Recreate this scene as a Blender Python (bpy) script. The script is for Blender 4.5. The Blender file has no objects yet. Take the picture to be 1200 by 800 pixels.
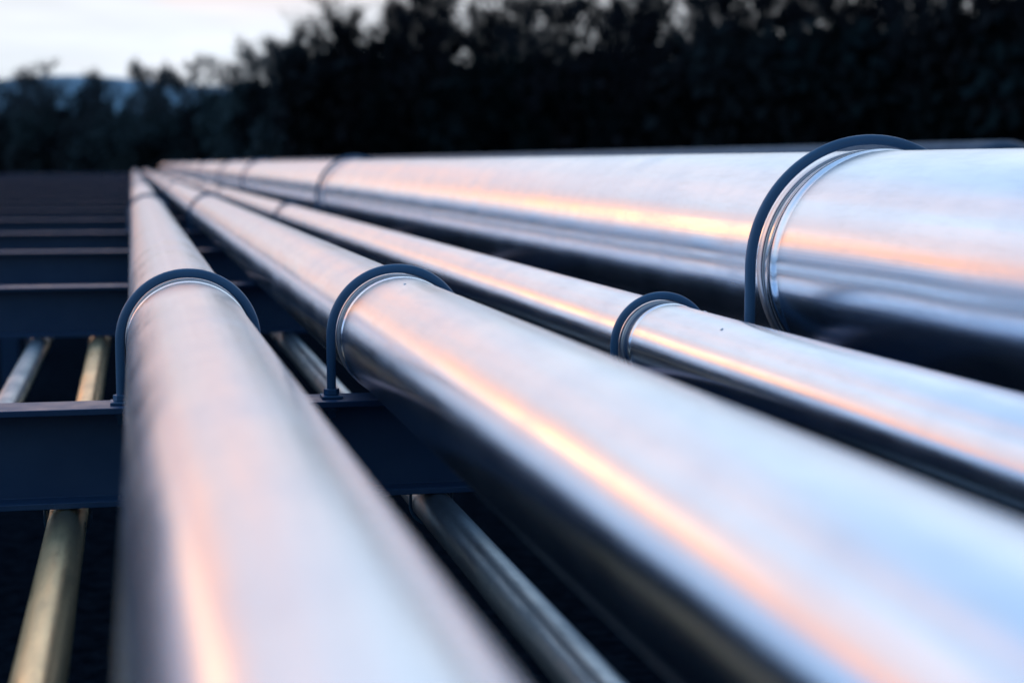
import bpy, bmesh, math, random
from mathutils import Vector, Matrix
random.seed(7)
scene = bpy.context.scene
scene.view_settings.view_transform = 'Standard'
scene.view_settings.look = 'None'
scene.view_settings.exposure = 0

GZ = 0.0            # ground
CAMZ = 2.2
ZB = CAMZ - 0.635   # top of the cross beams

# ------------------------------------------------------------------ helpers
def link(o, parent=None):
    scene.collection.objects.link(o)
    if parent: o.parent = parent
    return o

def mesh_obj(name, verts, faces, mat, smooth=False, parent=None):
    me = bpy.data.meshes.new(name)
    me.from_pydata(verts, [], faces)
    me.update()
    if smooth:
        me.polygons.foreach_set('use_smooth', [True]*len(me.polygons))
    o = bpy.data.objects.new(name, me)
    if mat: me.materials.append(mat)
    return link(o, parent)

def nodes_mat(name):
    m = bpy.data.materials.new(name); m.use_nodes = True
    nt = m.node_tree
    return m, nt, nt.nodes['Principled BSDF']

def N(nt, t, **kw):
    n = nt.nodes.new(t)
    for k, v in kw.items(): setattr(n, k, v)
    return n

def noise(nt, vec, scale, detail=3, rough=0.5):
    n = N(nt, 'ShaderNodeTexNoise')
    n.inputs['Scale'].default_value = scale
    n.inputs['Detail'].default_value = detail
    n.inputs['Roughness'].default_value = rough
    nt.links.new(vec, n.inputs['Vector'])
    return n

def mapping(nt, scale):
    tc = N(nt, 'ShaderNodeTexCoord')
    mp = N(nt, 'ShaderNodeMapping')
    mp.inputs['Scale'].default_value = scale
    nt.links.new(tc.outputs['Object'], mp.inputs['Vector'])
    return mp.outputs['Vector']

def maprange(nt, val, a, b, c, d, smooth=False):
    n = N(nt, 'ShaderNodeMapRange')
    if smooth: n.interpolation_type = 'SMOOTHSTEP'
    nt.links.new(val, n.inputs['Value'])
    for i, v in zip(('From Min', 'From Max', 'To Min', 'To Max'), (a, b, c, d)):
        n.inputs[i].default_value = v
    return n.outputs['Result']

def mixcol(nt, fac, A, B):
    m = N(nt, 'ShaderNodeMix', data_type='RGBA')
    for s, v in ((0, fac), (6, A), (7, B)):
        if isinstance(v, tuple): m.inputs[s].default_value = (*v, 1)
        elif isinstance(v, float): m.inputs[s].default_value = v
        else: nt.links.new(v, m.inputs[s])
    return m.outputs[2]

# ------------------------------------------------------------------ materials
def metal_mat(name, c1, c2, r0=0.2, r1=0.32, streak=0.25, wave=0.5, mottle=0.12):
    m, nt, b = nodes_mat(name)
    b.inputs['Metallic'].default_value = 1.0
    v1 = mapping(nt, (22, 0.12, 22))
    v2 = mapping(nt, (1, 1, 1))
    v3 = mapping(nt, (5, 2.2, 5))
    v4 = mapping(nt, (34, 5, 34))
    ns = noise(nt, v1, 1.5, 2, 0.6)      # lengthwise drawing streaks
    nb = noise(nt, v2, 3, 3, 0.55)       # blotches
    nw = noise(nt, v3, 1.0, 0, 0.4)      # gentle waviness
    nd = noise(nt, v4, 1.0, 3, 0.7)      # fine dust mottling
    base = mixcol(nt, maprange(nt, nb.outputs['Fac'], 0.35, 0.7, 0, 1), c1, c2)
    base = mixcol(nt, maprange(nt, nd.outputs['Fac'], 0.48, 0.80, 0, mottle), base, tuple(k*0.55 for k in c2))
    nt.links.new(base, b.inputs['Base Color'])
    add = N(nt, 'ShaderNodeMath', operation='ADD')
    nt.links.new(maprange(nt, nb.outputs['Fac'], 0.3, 0.7, r0, r1), add.inputs[0])
    nt.links.new(maprange(nt, nd.outputs['Fac'], 0.3, 0.75, -0.01, mottle*0.2), add.inputs[1])
    nt.links.new(add.outputs[0], b.inputs['Roughness'])
    b1 = N(nt, 'ShaderNodeBump'); b1.inputs['Strength'].default_value = wave; b1.inputs['Distance'].default_value = 0.004
    nt.links.new(nw.outputs['Fac'], b1.inputs['Height'])
    b2 = N(nt, 'ShaderNodeBump'); b2.inputs['Strength'].default_value = streak; b2.inputs['Distance'].default_value = 0.001
    nt.links.new(ns.outputs['Fac'], b2.inputs['Height'])
    nt.links.new(b1.outputs[0], b2.inputs['Normal'])
    nt.links.new(b2.outputs[0], b.inputs['Normal'])
    return m

steel = metal_mat('satin_steel_cladding', (0.69, 0.81, 0.94), (0.62, 0.75, 0.90), 0.19, 0.25, 0.36, 0.6, 0.16)
band_m = metal_mat('satin_band', (0.80, 0.83, 0.88), (0.70, 0.76, 0.84), 0.35, 0.45, 0.0, 0.0)
brass = metal_mat('weathered_brassy_steel', (0.98, 0.84, 0.50), (0.78, 0.63, 0.37), 0.25, 0.4, mottle=0.6)
galv = metal_mat('galvanised_steel', (0.46, 0.58, 0.66), (0.26, 0.35, 0.42), 0.28, 0.45, mottle=0.6)

def paint_mat(name, c1, c2, rough=0.4, spec=0.5):
    m, nt, b = nodes_mat(name)
    v = mapping(nt, (1, 1, 1))
    n1 = noise(nt, v, 7, 4, 0.65)
    nt.links.new(mixcol(nt, maprange(nt, n1.outputs['Fac'], 0.4, 0.75, 0, 1), c1, c2), b.inputs['Base Color'])
    nt.links.new(maprange(nt, n1.outputs['Fac'], 0.3, 0.7, rough-0.08, rough+0.12), b.inputs['Roughness'])
    b.inputs['Specular IOR Level'].default_value = spec
    bp = N(nt, 'ShaderNodeBump'); bp.inputs['Strength'].default_value = 0.2; bp.inputs['Distance'].default_value = 0.002
    nt.links.new(n1.outputs['Fac'], bp.inputs['Height']); nt.links.new(bp.outputs[0], b.inputs['Normal'])
    return m

beam_paint = paint_mat('navy_beam_paint', (0.016, 0.070, 0.18), (0.026, 0.086, 0.20), 0.40, 0.4)
clamp_paint = paint_mat('blue_clamp_coating', (0.045, 0.155, 0.31), (0.036, 0.125, 0.26), 0.42)
tank_paint = paint_mat('dark_blue_pipe_paint', (0.03, 0.08, 0.16), (0.022, 0.055, 0.11), 0.5, 0.3)

def matte(name, c1, c2, scale=3, rough=0.95, bump=0.0, spec=0.05):
    m, nt, b = nodes_mat(name)
    v = mapping(nt, (1, 1, 1)); n1 = noise(nt, v, scale, 4, 0.65)
    nt.links.new(mixcol(nt, maprange(nt, n1.outputs['Fac'], 0.35, 0.65, 0, 1), c1, c2), b.inputs['Base Color'])
    b.inputs['Roughness'].default_value = rough
    b.inputs['Specular IOR Level'].default_value = spec
    if bump:
        bp = N(nt, 'ShaderNodeBump'); bp.inputs['Strength'].default_value = 0.8; bp.inputs['Distance'].default_value = bump
        nt.links.new(n1.outputs['Fac'], bp.inputs['Height']); nt.links.new(bp.outputs[0], b.inputs['Normal'])
    return m

ground_m = matte('damp_dark_grass', (0.014, 0.044, 0.072), (0.026, 0.062, 0.098), 0.7, 0.95, 0.03, 0.0)
rack_shade_m = matte('painted_rack_shade', (0.002, 0.005, 0.010), (0.009, 0.016, 0.027), 9, 1.0, 0.03, 0.0)  # near-black colour paints the shade under the pipe rack
def plain(name, c, c2):
    m, nt, b = nodes_mat(name)
    oi = N(nt, 'ShaderNodeObjectInfo')
    nt.links.new(mixcol(nt, oi.outputs['Random'], c, c2), b.inputs['Base Color'])
    b.inputs['Roughness'].default_value = 1.0; b.inputs['Specular IOR Level'].default_value = 0.0
    return m
bark_m = plain('dark_bark', (0.028, 0.038, 0.050), (0.017, 0.022, 0.031))
bark_far = plain('hazed_bark', (0.080, 0.110, 0.138), (0.050, 0.074, 0.095))  # paler copy of the bark, aerial haze put into its colour
leaf_m = plain('evergreen_leaf', (0.011, 0.028, 0.035), (0.018, 0.022, 0.028))
leaf_far = plain('hazed_leaf', (0.042, 0.075, 0.090), (0.038, 0.054, 0.068))  # leaf colour lightened to paint in haze on the left trees
hill_m = matte('hazed_wooded_hill', (0.22, 0.40, 0.54), (0.18, 0.34, 0.48), 0.01)  # blue of the aerial haze is painted into the hill colour

# ------------------------------------------------------------------ ground + hill
vs = []; fs = []
rings = [0, 6, 16, 40, 70, 120, 135, 200, 400, 900, 2000, 6000]
seg = 64
vs.append((0, 20, GZ))
for r in rings[1:]:
    for i in range(seg):
        a = 2*math.pi*i/seg
        z = 0.0 if (r > 1500 or r < 150) else 0.15*math.sin(r*1.3+i*0.7)*math.cos(i*1.1)
        vs.append((r*math.cos(a), 20+r*math.sin(a), GZ+z))
for i in range(seg):
    fs.append((0, 1+i, 1+(i+1) % seg))
for k in range(len(rings)-2):
    b0 = 1+k*seg; b1 = b0+seg
    for i in range(seg):
        j = (i+1) % seg
        fs.append((b0+i, b1+i, b1+j, b0+j))
mesh_obj('ground', vs, fs, ground_m, True)
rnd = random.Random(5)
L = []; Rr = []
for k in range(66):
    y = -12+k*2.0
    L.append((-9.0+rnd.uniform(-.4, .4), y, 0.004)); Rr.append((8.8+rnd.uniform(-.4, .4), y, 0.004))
mesh_obj('rack_shade_strip', L+Rr, [(k, 66+k, 67+k, k+1) for k in range(65)], rack_shade_m)  # added dark sheet, stands in for shade on the ground below the pipes

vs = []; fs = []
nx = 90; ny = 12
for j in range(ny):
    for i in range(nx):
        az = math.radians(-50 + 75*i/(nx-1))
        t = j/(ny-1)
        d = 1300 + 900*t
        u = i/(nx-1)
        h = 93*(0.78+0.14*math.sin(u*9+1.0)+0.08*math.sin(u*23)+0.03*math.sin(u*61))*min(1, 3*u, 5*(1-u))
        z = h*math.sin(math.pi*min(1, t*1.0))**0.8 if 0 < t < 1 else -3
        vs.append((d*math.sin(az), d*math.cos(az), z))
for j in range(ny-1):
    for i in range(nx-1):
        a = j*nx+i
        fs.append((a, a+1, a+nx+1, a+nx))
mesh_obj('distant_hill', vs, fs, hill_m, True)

# ------------------------------------------------------------------ beams
def ibeam_profile(h, w, t, tw):
    return [(-w/2, 0), (w/2, 0), (w/2, -t), (tw/2, -t), (tw/2, -h+t), (w/2, -h+t), (w/2, -h),
            (-w/2, -h), (-w/2, -h+t), (-tw/2, -h+t), (-tw/2, -t), (-w/2, -t)]

def bevel(o, w, segs=2):
    md = o.modifiers.new('bevel', 'BEVEL'); md.width = w; md.segments = segs; md.limit_method = 'ANGLE'
    o.data.polygons.foreach_set('use_smooth', [True]*len(o.data.polygons))
    md.harden_normals = True

def box(name, c, s, mat, parent=None, bw=0.0):
    x, y, z = c; a, b, d = s[0]/2, s[1]/2, s[2]/2
    vs = [(x+i*a, y+j*b, z+k*d) for i in (-1, 1) for j in (-1, 1) for k in (-1, 1)]
    fs = [(0, 1, 3, 2), (4, 6, 7, 5), (0, 4, 5, 1), (2, 3, 7, 6), (0, 2, 6, 4), (1, 5, 7, 3)]
    o = mesh_obj(name, vs, fs, mat, parent=parent)
    if bw: bevel(o, bw)
    return o

def make_beam(y, x0, x1):
    prof = ibeam_profile(0.262, 0.165, 0.017, 0.011)
    n = len(prof)
    vs = [(x0, y+p[0], ZB+p[1]) for p in prof] + [(x1, y+p[0], ZB+p[1]) for p in prof]
    fs = [(i, (i+1) % n, n+(i+1) % n, n+i) for i in range(n)]
    fs.append(tuple(range(n-1, -1, -1))); fs.append(tuple(range(n, 2*n)))
    root = mesh_obj('steel_crossbeam', vs, fs, beam_paint)
    bevel(root, 0.0025)
    for cx in (-7.2, -3.6, -1.15, 3.1, 7.0):
        prof2 = ibeam_profile(0.16, 0.16, 0.012, 0.009)
        vs = []
        for z in (GZ-0.1, ZB-0.262-0.012):
            vs += [(cx+p[0], y+0.08+p[1], z) for p in prof2]
        fs = [(i, (i+1) % n, n+(i+1) % n, n+i) for i in range(n)]
        fs.append(tuple(range(n-1, -1, -1))); fs.append(tuple(range(n, 2*n)))
        mesh_obj('column', vs, fs, beam_paint, parent=root)
        box('cap_plate', (cx, y, ZB-0.262-0.006), (0.20, 0.19, 0.0115), beam_paint, root)
    return root

beams_y = [-3.6, 4.62, 9.2, 12.9, 16.4, 20.3]
while beams_y[-1] < 116: beams_y.append(beams_y[-1]+3.9)
for y in beams_y:
    make_beam(y, -8.0, 7.6)

# ------------------------------------------------------------------ pipes
clamp_ys = [4.62, 16.4, 28.1, 35.9, 47.6, 59.3, 71.0, 82.7, 94.4]

def revolve(name, cx, cz, prof, mat, segs=96, parent=None, cap=True):
    vs = []; fs = []
    for (y, r) in prof:
        for i in range(segs):
            a = 2*math.pi*i/segs
            vs.append((cx+r*math.cos(a), y, cz+r*math.sin(a)))
    for k in range(len(prof)-1):
        for i in range(segs):
            j = (i+1) % segs
            fs.append((k*segs+i, k*segs+j, (k+1)*segs+j, (k+1)*segs+i))
    o = mesh_obj(name, vs, fs, mat, True, parent)
    if cap:
        me = o.data
        bm = bmesh.new(); bm.from_mesh(me); bm.verts.ensure_lookup_table()
        bm.faces.new([bm.verts[i] for i in range(segs)])
        bm.faces.new([bm.verts[len(prof)*segs-1-i] for i in range(segs)])
        bmesh.ops.recalc_face_normals(bm, faces=bm.faces)
        bm.to_mesh(me); bm.free()
    return o

def pipe_profile(R, y0, y1, seams, bead):
    pr = [(y0, R)]
    ss = sorted(seams)
    y = y0
    for s in ss:
        yy = y + 0.5
        while yy < s-0.3:
            pr.append((yy, R*(1+0.0010*math.sin(yy*3.1+R*40)))); yy += 0.5 if yy < 20 else 3
        w = bead
        for dy, dr in ((-3.2, 0), (-2.4, 0.05), (-1.6, 0.5), (-0.8, 0.9), (0, 1), (0.8, 0.9), (1.6, 0.5), (2.4, 0.05), (3.2, 0)):
            pr.append((s+dy*w, R+dr*w*0.45))
        y = s+0.3
    pr.append((y1, R))
    return pr

def steel_pipe(cx, R, y0, y1, bead, mat=steel, seams=None):
    cz = ZB+R+0.004
    if seams is None: seams = [c-0.085 for c in clamp_ys if c < y1-2]
    return revolve('steel_pipe', cx, cz, pipe_profile(R, y0, y1, seams, bead), mat, 128)

def tube(name, path, r, mat, parent=None, segs=14):
    vs = []; fs = []; n = len(path)
    for k, p in enumerate(path):
        p = Vector(p)
        a = Vector(path[max(0, k-1)]); b = Vector(path[min(n-1, k+1)])
        t = (b-a).normalized()
        u = Vector((0, 1, 0)); w = t.cross(u).normalized()
        for i in range(segs):
            an = 2*math.pi*i/segs
            vs.append(tuple(p+u*(r*math.cos(an))+w*(r*math.sin(an))))
    for k in range(n-1):
        for i in range(segs):
            j = (i+1) % segs
            fs.append((k*segs+i, k*segs+j, (k+1)*segs+j, (k+1)*segs+i))
    fs.append(tuple(range(segs-1, -1, -1))); fs.append(tuple(range((n-1)*segs, n*segs)))
    return mesh_obj(name, vs, fs, mat, True, parent)

def hexnut(name, c, r, h, mat, parent):
    vs = []
    for z in (-h/2, h/2):
        for i in range(6):
            a = math.pi/3*i
            vs.append((c[0]+r*math.cos(a), c[1]+r*math.sin(a), c[2]+z))
    fs = [(i, (i+1) % 6, 6+(i+1) % 6, 6+i) for i in range(6)] + [(5, 4, 3, 2, 1, 0), (6, 7, 8, 9, 10, 11)]
    o = mesh_obj(name, vs, fs, mat, parent=parent)
    bevel(o, r*0.08)
    return o

def clamp(cx, R, y, rod, gap):
    cz = ZB+R+0.004
    rc = R+gap+rod
    root = bpy.data.objects.new('pipe_clamp', None); link(root)
    path = [(cx-rc, y, ZB-0.055), (cx-rc, y, ZB+0.02)]
    for i in range(0, 5): path.append((cx-rc, y, ZB+0.02+(cz-ZB-0.02)*(i+1)/6))
    for i in range(0, 49):
        a = math.pi-math.pi*i/48
        path.append((cx+rc*math.cos(a), y, cz+rc*math.sin(a)))
    for i in range(5, 0, -1): path.append((cx+rc, y, ZB+0.02+(cz-ZB-0.02)*i/6))
    path += [(cx+rc, y, ZB+0.02), (cx+rc, y, ZB-0.055)]
    tube('u_bolt', path, rod, clamp_paint, root, 16)
    w = 0.024
    revolve('saddle_band', cx, cz, [(y-w, R+0.0003), (y-w, R+0.0025), (y-w+0.0015, R+0.0038), (y+w-0.0015, R+0.0038), (y+w, R+0.0025), (y+w, R+0.0003)], band_m, 96, root, False)
    for s in (-1, 1):
        x = cx+s*rc
        box('foot_plate', (x, y, ZB+0.0045), (rod*4.6, 0.07, 0.007), clamp_paint, root, 0.0015)
        hexnut('top_nut', (x, y, ZB+0.008+rod*0.7), rod*1.75, rod*1.3, clamp_paint, root)
        hexnut('lower_nut', (x, y, ZB-0.018-rod*0.75), rod*1.75, rod*1.3, clamp_paint, root)

pipes = [(0.137, 0.162, 0.0125, 0.005), (0.700, 0.164, 0.0125, 0.006), (1.457, 0.121, 0.0115, 0.006), (2.087, 0.334, 0.0155, 0.016)]
ends = [98, 100, 102, 118]
for (cx, R, rod, gap), e in zip(pipes, ends):
    steel_pipe(cx, R, -6.5, e, 0.006 if R < 0.3 else 0.014)
    for y in clamp_ys:
        clamp(cx, R, y, rod, gap)

def screw(cx, R, y, ang, parent_name='cladding_screw'):
    cz = ZB+R+0.004
    n = Vector((math.cos(ang), 0, math.sin(ang))); p = Vector((cx, y, cz))+n*(R-0.0005)
    u = Vector((0, 1, 0)); w = n.cross(u)
    vs = []; fs = []
    prof = [(0.0045, 0), (0.0045, 0.0012), (0.0035, 0.0024), (0.0015, 0.003)]
    for r, h in prof:
        for i in range(10):
            a = 2*math.pi*i/10
            vs.append(tuple(p+n*h+u*(r*math.cos(a))+w*(r*math.sin(a))))
    for k in range(3):
        for i in range(10):
            j = (i+1) % 10
            fs.append((k*10+i, k*10+j, (k+1)*10+j, (k+1)*10+i))
    fs.append(tuple(range(30, 40)))
    mesh_obj(parent_name, vs, fs, band_m, True)
screw(1.457, 0.121, 3.95, math.radians(118)); screw(1.457, 0.121, 4.36, math.radians(70))
screw(0.700, 0.164, 4.30, math.radians(100))

Rt = 0.40
revolve('painted_pipe', 6.15, ZB+Rt+0.004, [(11.2, Rt*0.2), (11.2, Rt*0.75), (11.24, Rt*0.92), (11.32, Rt), (40, Rt), (112, Rt)], tank_paint, 64)

zl = ZB-0.262-0.053
for cx, m in ((-0.19, brass), (0.80, galv), (-0.50, galv), (-0.95, brass), (1.9, galv)):
    R = 0.0515
    o = revolve('small_pipe', cx, zl, pipe_profile(R, -6, 100, [1.9, 7.6, 13.9, 22, 34, 46], 0.004), m, 48)
    for y in beams_y:
        if y > 22: continue
        rc = R+0.007
        path = [(cx-rc, y+0.05, zl+R-0.002)] + [(cx+rc*math.cos(math.pi+math.pi*i/20), y+0.05, zl+rc*math.sin(math.pi+math.pi*i/20)) for i in range(21)] + [(cx+rc, y+0.05, zl+R-0.002)]
        tube('hanger', path, 0.005, clamp_paint, o, 8)

# ------------------------------------------------------------------ trees
def make_tree(seed, mat, H=10.0):
    rnd = random.Random(seed)
    vs = []; fs = []
    def limb(p0, d, L, r0, r1, nseg, sides, bend):
        pts = [Vector(p0)]; dd = Vector(d).normalized()
        for k in range(nseg):
            dd = (dd+Vector((rnd.uniform(-1, 1), rnd.uniform(-1, 1), rnd.uniform(-0.3, 0.8)))*bend).normalized()
            pts.append(pts[-1]+dd*(L/nseg))
        base = len(vs)
        for k, p in enumerate(pts):
            t = (pts[min(k+1, nseg)]-pts[max(k-1, 0)]).normalized()
            u = t.orthogonal().normalized(); w = t.cross(u)
            r = r0+(r1-r0)*k/nseg
            for i in range(sides):
                a = 2*math.pi*i/sides
                vs.append(tuple(p+u*(r*math.cos(a))+w*(r*math.sin(a))))
        for k in range(nseg):
            for i in range(sides):
                j = (i+1) % sides
                fs.append((base+k*sides+i, base+k*sides+j, base+(k+1)*sides+j, base+(k+1)*sides+i))
        return pts
    tr = limb((0, 0, -0.2), (rnd.uniform(-.05, .05), rnd.uniform(-.05, .05), 1), H*0.95, 0.19, 0.035, 9, 5, 0.06)
    for i in range(15):
        f = 0.28+0.70*(i+rnd.random())/15
        k = f*9; a = int(min(k, 8)); p = tr[a].lerp(tr[a+1], k-a)
        az = rnd.uniform(0, 6.283); up = rnd.uniform(0.6, 1.6)
        L = H*(0.40-0.24*f)*rnd.uniform(0.75, 1.2)
        b1 = limb(p, (math.cos(az), math.sin(az), up), L, 0.08*(1.15-f), 0.022, 3, 4, 0.14)
        for j in range(6):
            q = b1[rnd.randint(1, 3)]
            d2 = Vector((rnd.uniform(-1, 1), rnd.uniform(-1, 1), rnd.uniform(0.2, 1.6)))
            L2 = L*rnd.uniform(0.25, 0.55)
            b2 = limb(q, d2, L2, 0.03, 0.014, 2, 3, 0.2)
            for m in range(9):
                q2 = b2[rnd.randint(0, 1)].lerp(b2[2], rnd.random())
                d3 = Vector((rnd.uniform(-1, 1), rnd.uniform(-1, 1), rnd.uniform(0.0, 1.6))).normalized()
                s = d3.orthogonal().normalized()*0.042; l3 = rnd.uniform(0.4, 1.1)
                b = len(vs)
                vs.extend([tuple(q2-s), tuple(q2+s), tuple(q2+d3*l3)]); fs.append((b, b+1, b+2))
    me = bpy.data.meshes.new('bare_tree_mesh'); me.from_pydata(vs, [], fs); me.materials.append(mat)
    return me

def make_shrub(seed, mat, H=4.0):
    rnd = random.Random(seed)
    vs = []; fs = []
    clumps = [(rnd.uniform(-1.6, 1.6), rnd.uniform(-1.0, 1.0), rnd.uniform(0.2, 1)**0.9*H*0.82, rnd.uniform(0.45, 0.95)) for _ in range(18)]
    for (x, y, z, r) in clumps:
        for _ in range(60):
            d = Vector((rnd.gauss(0, 1), rnd.gauss(0, 1), rnd.gauss(0, 1))).normalized()*r*rnd.uniform(0.3, 1.1)
            c = Vector((x, y, z))+d
            u = Vector((rnd.uniform(-1, 1), rnd.uniform(-1, 1), rnd.uniform(-1, 1))).normalized()
            w = u.orthogonal().normalized()
            s = rnd.uniform(0.10, 0.24); b = len(vs)
            vs.extend([tuple(c-u*s), tuple(c+w*s*0.7), tuple(c+u*s), tuple(c-w*s*0.7)])
            fs.append((b, b+1, b+2, b+3))
    me = bpy.data.meshes.new('shrub_mesh'); me.from_pydata(vs, [], fs); me.materials.append(mat)
    return me

tree_n = [make_tree(s, bark_m) for s in range(6)]
shrub_n = [make_shrub(s, leaf_m) for s in range(4)]
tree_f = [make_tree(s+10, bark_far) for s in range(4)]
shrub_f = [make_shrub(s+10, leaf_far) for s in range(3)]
tl = bpy.data.objects.new('distant_treeline', None); link(tl)

def lerp_tab(tab, x):
    for (a, b), (c, d) in zip(tab, tab[1:]):
        if x <= c: return b+(d-b)*(max(a, x)-a)/(c-a)
    return tab[-1][1]
dist_t = [(-80, 200), (-40, 230), (-8, 200), (0, 165), (6, 125), (16, 100), (30, 85), (60, 75), (100, 80)]
elev_t = [(-80, .03), (-40, .03), (-10, .036), (-5, .046), (-2, .049), (0, .046), (2.0, .052), (3.4, .060), (5.5, .077), (8, .090), (11, .093), (16, .098), (22, .110), (26, .122), (40, .13), (100, .13)]
rnd = random.Random(3)
az = -60.0
while az < 60:
    d0 = lerp_tab(dist_t, az)
    inview = -12 < az < 36
    for row in range(4 if inview else 2):
        d = d0+row*5+rnd.uniform(-2, 2)
        a = math.radians(az+rnd.uniform(-0.8, 0.8))
        h = lerp_tab(elev_t, az)*d0+CAMZ
        h *= rnd.uniform(0.88, 1.10)
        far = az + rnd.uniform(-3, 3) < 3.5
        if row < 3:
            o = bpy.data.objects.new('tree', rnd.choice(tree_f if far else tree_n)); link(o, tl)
            o.location = (d*math.sin(a), d*math.cos(a), 0)
            s = h/10.0
            o.scale = (s*rnd.uniform(0.9, 1.2), s*rnd.uniform(0.9, 1.2), s)
            o.rotation_euler = (0, 0, rnd.uniform(0, 6.28))
        for q in range(2 if (inview and row < 2) else 1):
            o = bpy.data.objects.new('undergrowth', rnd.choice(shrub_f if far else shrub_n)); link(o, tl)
            a2 = a+math.radians(rnd.uniform(-1, 1)); d2 = d+rnd.uniform(-3, 3)
            o.location = (d2*math.sin(a2), d2*math.cos(a2), -0.3)
            s = h/4.0*rnd.uniform(0.50, 0.90)
            o.scale = (s*0.85, s*0.85, s); o.rotation_euler = (0, 0, rnd.uniform(0, 6.28))
    az += (1.0 if az < 12 else 1.4) if inview else 2.4

# ------------------------------------------------------------------ sky + sun
SUN_AZ = math.radians(-16)     # measured from +Y, negative = left
SUN_EL = math.radians(9)
sd = Vector((math.sin(SUN_AZ)*math.cos(SUN_EL), math.cos(SUN_AZ)*math.cos(SUN_EL), math.sin(SUN_EL)))
w = bpy.data.worlds.new('World'); scene.world = w; w.use_nodes = True
nt = w.node_tree; bg = nt.nodes['Background']
sky = N(nt, 'ShaderNodeTexSky', sky_type='NISHITA'); sky.sun_disc = False
sky.sun_elevation = SUN_EL; sky.sun_rotation = SUN_AZ
sky.air_density = 1.0; sky.dust_density = 0.3; sky.ozone_density = 3.0
tc = N(nt, 'ShaderNodeTexCoord')
sep = N(nt, 'ShaderNodeSeparateXYZ'); nt.links.new(tc.outputs['Generated'], sep.inputs[0])
ramp = N(nt, 'ShaderNodeValToRGB')
nt.links.new(sep.outputs['Z'], ramp.inputs[0])
e = ramp.color_ramp.elements
e[0].position = 0.0; e[0].color = (0.72, 0.84, 0.96, 1)
e[1].position = 1.0; e[1].color = (0.26, 0.48, 0.82, 1)
for p, c in ((0.05, (0.82, 0.90, 1.0, 1)), (0.10, (0.90, 0.93, 1.0, 1)), (0.18, (0.90, 0.94, 1.04, 1)), (0.38, (1.02, 1.14, 1.27, 1)), (0.6, (0.44, 0.66, 1.0, 1))):
    x = e.new(p); x.color = c
dot = N(nt, 'ShaderNodeVectorMath', operation='DOT_PRODUCT')
nt.links.new(tc.outputs['Generated'], dot.inputs[0]); dot.inputs[1].default_value = sd
mp = N(nt, 'ShaderNodeMapping'); mp.inputs['Scale'].default_value = (1.8, 1.8, 11)
mp.inputs['Rotation'].default_value = (0.05, 0.08, 0)
nt.links.new(tc.outputs['Generated'], mp.inputs[0])
cn = noise(nt, mp.outputs[0], 1.6, 4, 0.6)
cn2 = noise(nt, mp.outputs[0], 3.1, 3, 0.6)
def mul(a, b):
    n = N(nt, 'ShaderNodeMath', operation='MULTIPLY'); nt.links.new(a, n.inputs[0]); nt.links.new(b, n.inputs[1]); return n.outputs[0]
# low blue dusk bank to the left of the view
bank = mul(maprange(nt, sep.outputs['X'], -0.09, -0.16, 0, 0.9, True), maprange(nt, sep.outputs['Z'], 0.11, 0.06, 0, 1, True))
c_b = mixcol(nt, bank, ramp.outputs[0], (0.17, 0.40, 0.74))
# pink veil around the sunset
pk = mul(mul(maprange(nt, dot.outputs['Value'], 0.86, 0.98, 0, 1, True), maprange(nt, sep.outputs['Z'], 0.075, 0.13, 0.06, 1, True)),
         maprange(nt, cn2.outputs['Fac'], 0.44, 0.60, 0.0, 0.85, True))
c_p = mixcol(nt, pk, c_b, (1.38, 0.82, 0.70))
# sunlit orange cloud bar (elevation about 9 degrees)
up = maprange(nt, sep.outputs['Z'], 0.105, 0.140, 0, 1, True)
dn = maprange(nt, sep.outputs['Z'], 0.160, 0.235, 1, 0, True)
azf = maprange(nt, dot.outputs['Value'], 0.89, 0.98, 0, 1, True)
nz = maprange(nt, cn.outputs['Fac'], 0.40, 0.55, 0.3, 1.0, True)
of = mul(mul(up, dn), mul(azf, nz))
c_o = mixcol(nt, of, c_p, (2.3, 0.62, 0.10))
cf = maprange(nt, cn.outputs['Fac'], 0.35, 0.68, 0.84, 1.16)
bf = maprange(nt, dot.outputs['Value'], -0.6, 0.75, 0.25, 1.0)
vm = N(nt, 'ShaderNodeVectorMath', operation='SCALE')
nt.links.new(c_o, vm.inputs[0]); nt.links.new(mul(cf, bf), vm.inputs['Scale'])
sk = N(nt, 'ShaderNodeVectorMath', operation='SCALE'); nt.links.new(sky.outputs[0], sk.inputs[0]); sk.inputs['Scale'].default_value = 0.004
a2 = N(nt, 'ShaderNodeVectorMath', operation='ADD'); nt.links.new(vm.outputs[0], a2.inputs[0]); nt.links.new(sk.outputs[0], a2.inputs[1])
nt.links.new(a2.outputs[0], bg.inputs['Color']); bg.inputs['Strength'].default_value = 1.0
w.cycles.sampling_method = 'MANUAL'; w.cycles.sample_map_resolution = 512

sl = bpy.data.lights.new('sun', 'SUN'); sl.energy = 0.02; sl.angle = math.radians(5); sl.color = (1.0, 0.5, 0.22)
so = bpy.data.objects.new('sun', sl); link(so)
so.rotation_euler = sd.to_track_quat('Z', 'Y').to_euler()

# ------------------------------------------------------------------ camera
cam = bpy.data.cameras.new('camera'); co = bpy.data.objects.new('camera', cam); link(co)
cam.sensor_width = 36; cam.lens = 60; cam.clip_start = 0.02; cam.clip_end = 9000
co.location = (0, 0, CAMZ)
psi = math.radians(12.48); phi = math.radians(5.94)
d = Vector((math.sin(psi)*math.cos(phi), math.cos(psi)*math.cos(phi), -math.sin(phi)))
co.rotation_euler = d.to_track_quat('-Z', 'Y').to_euler()
cam.dof.use_dof = True; cam.dof.focus_distance = 4.7; cam.dof.aperture_fstop = 1.9
scene.camera = co
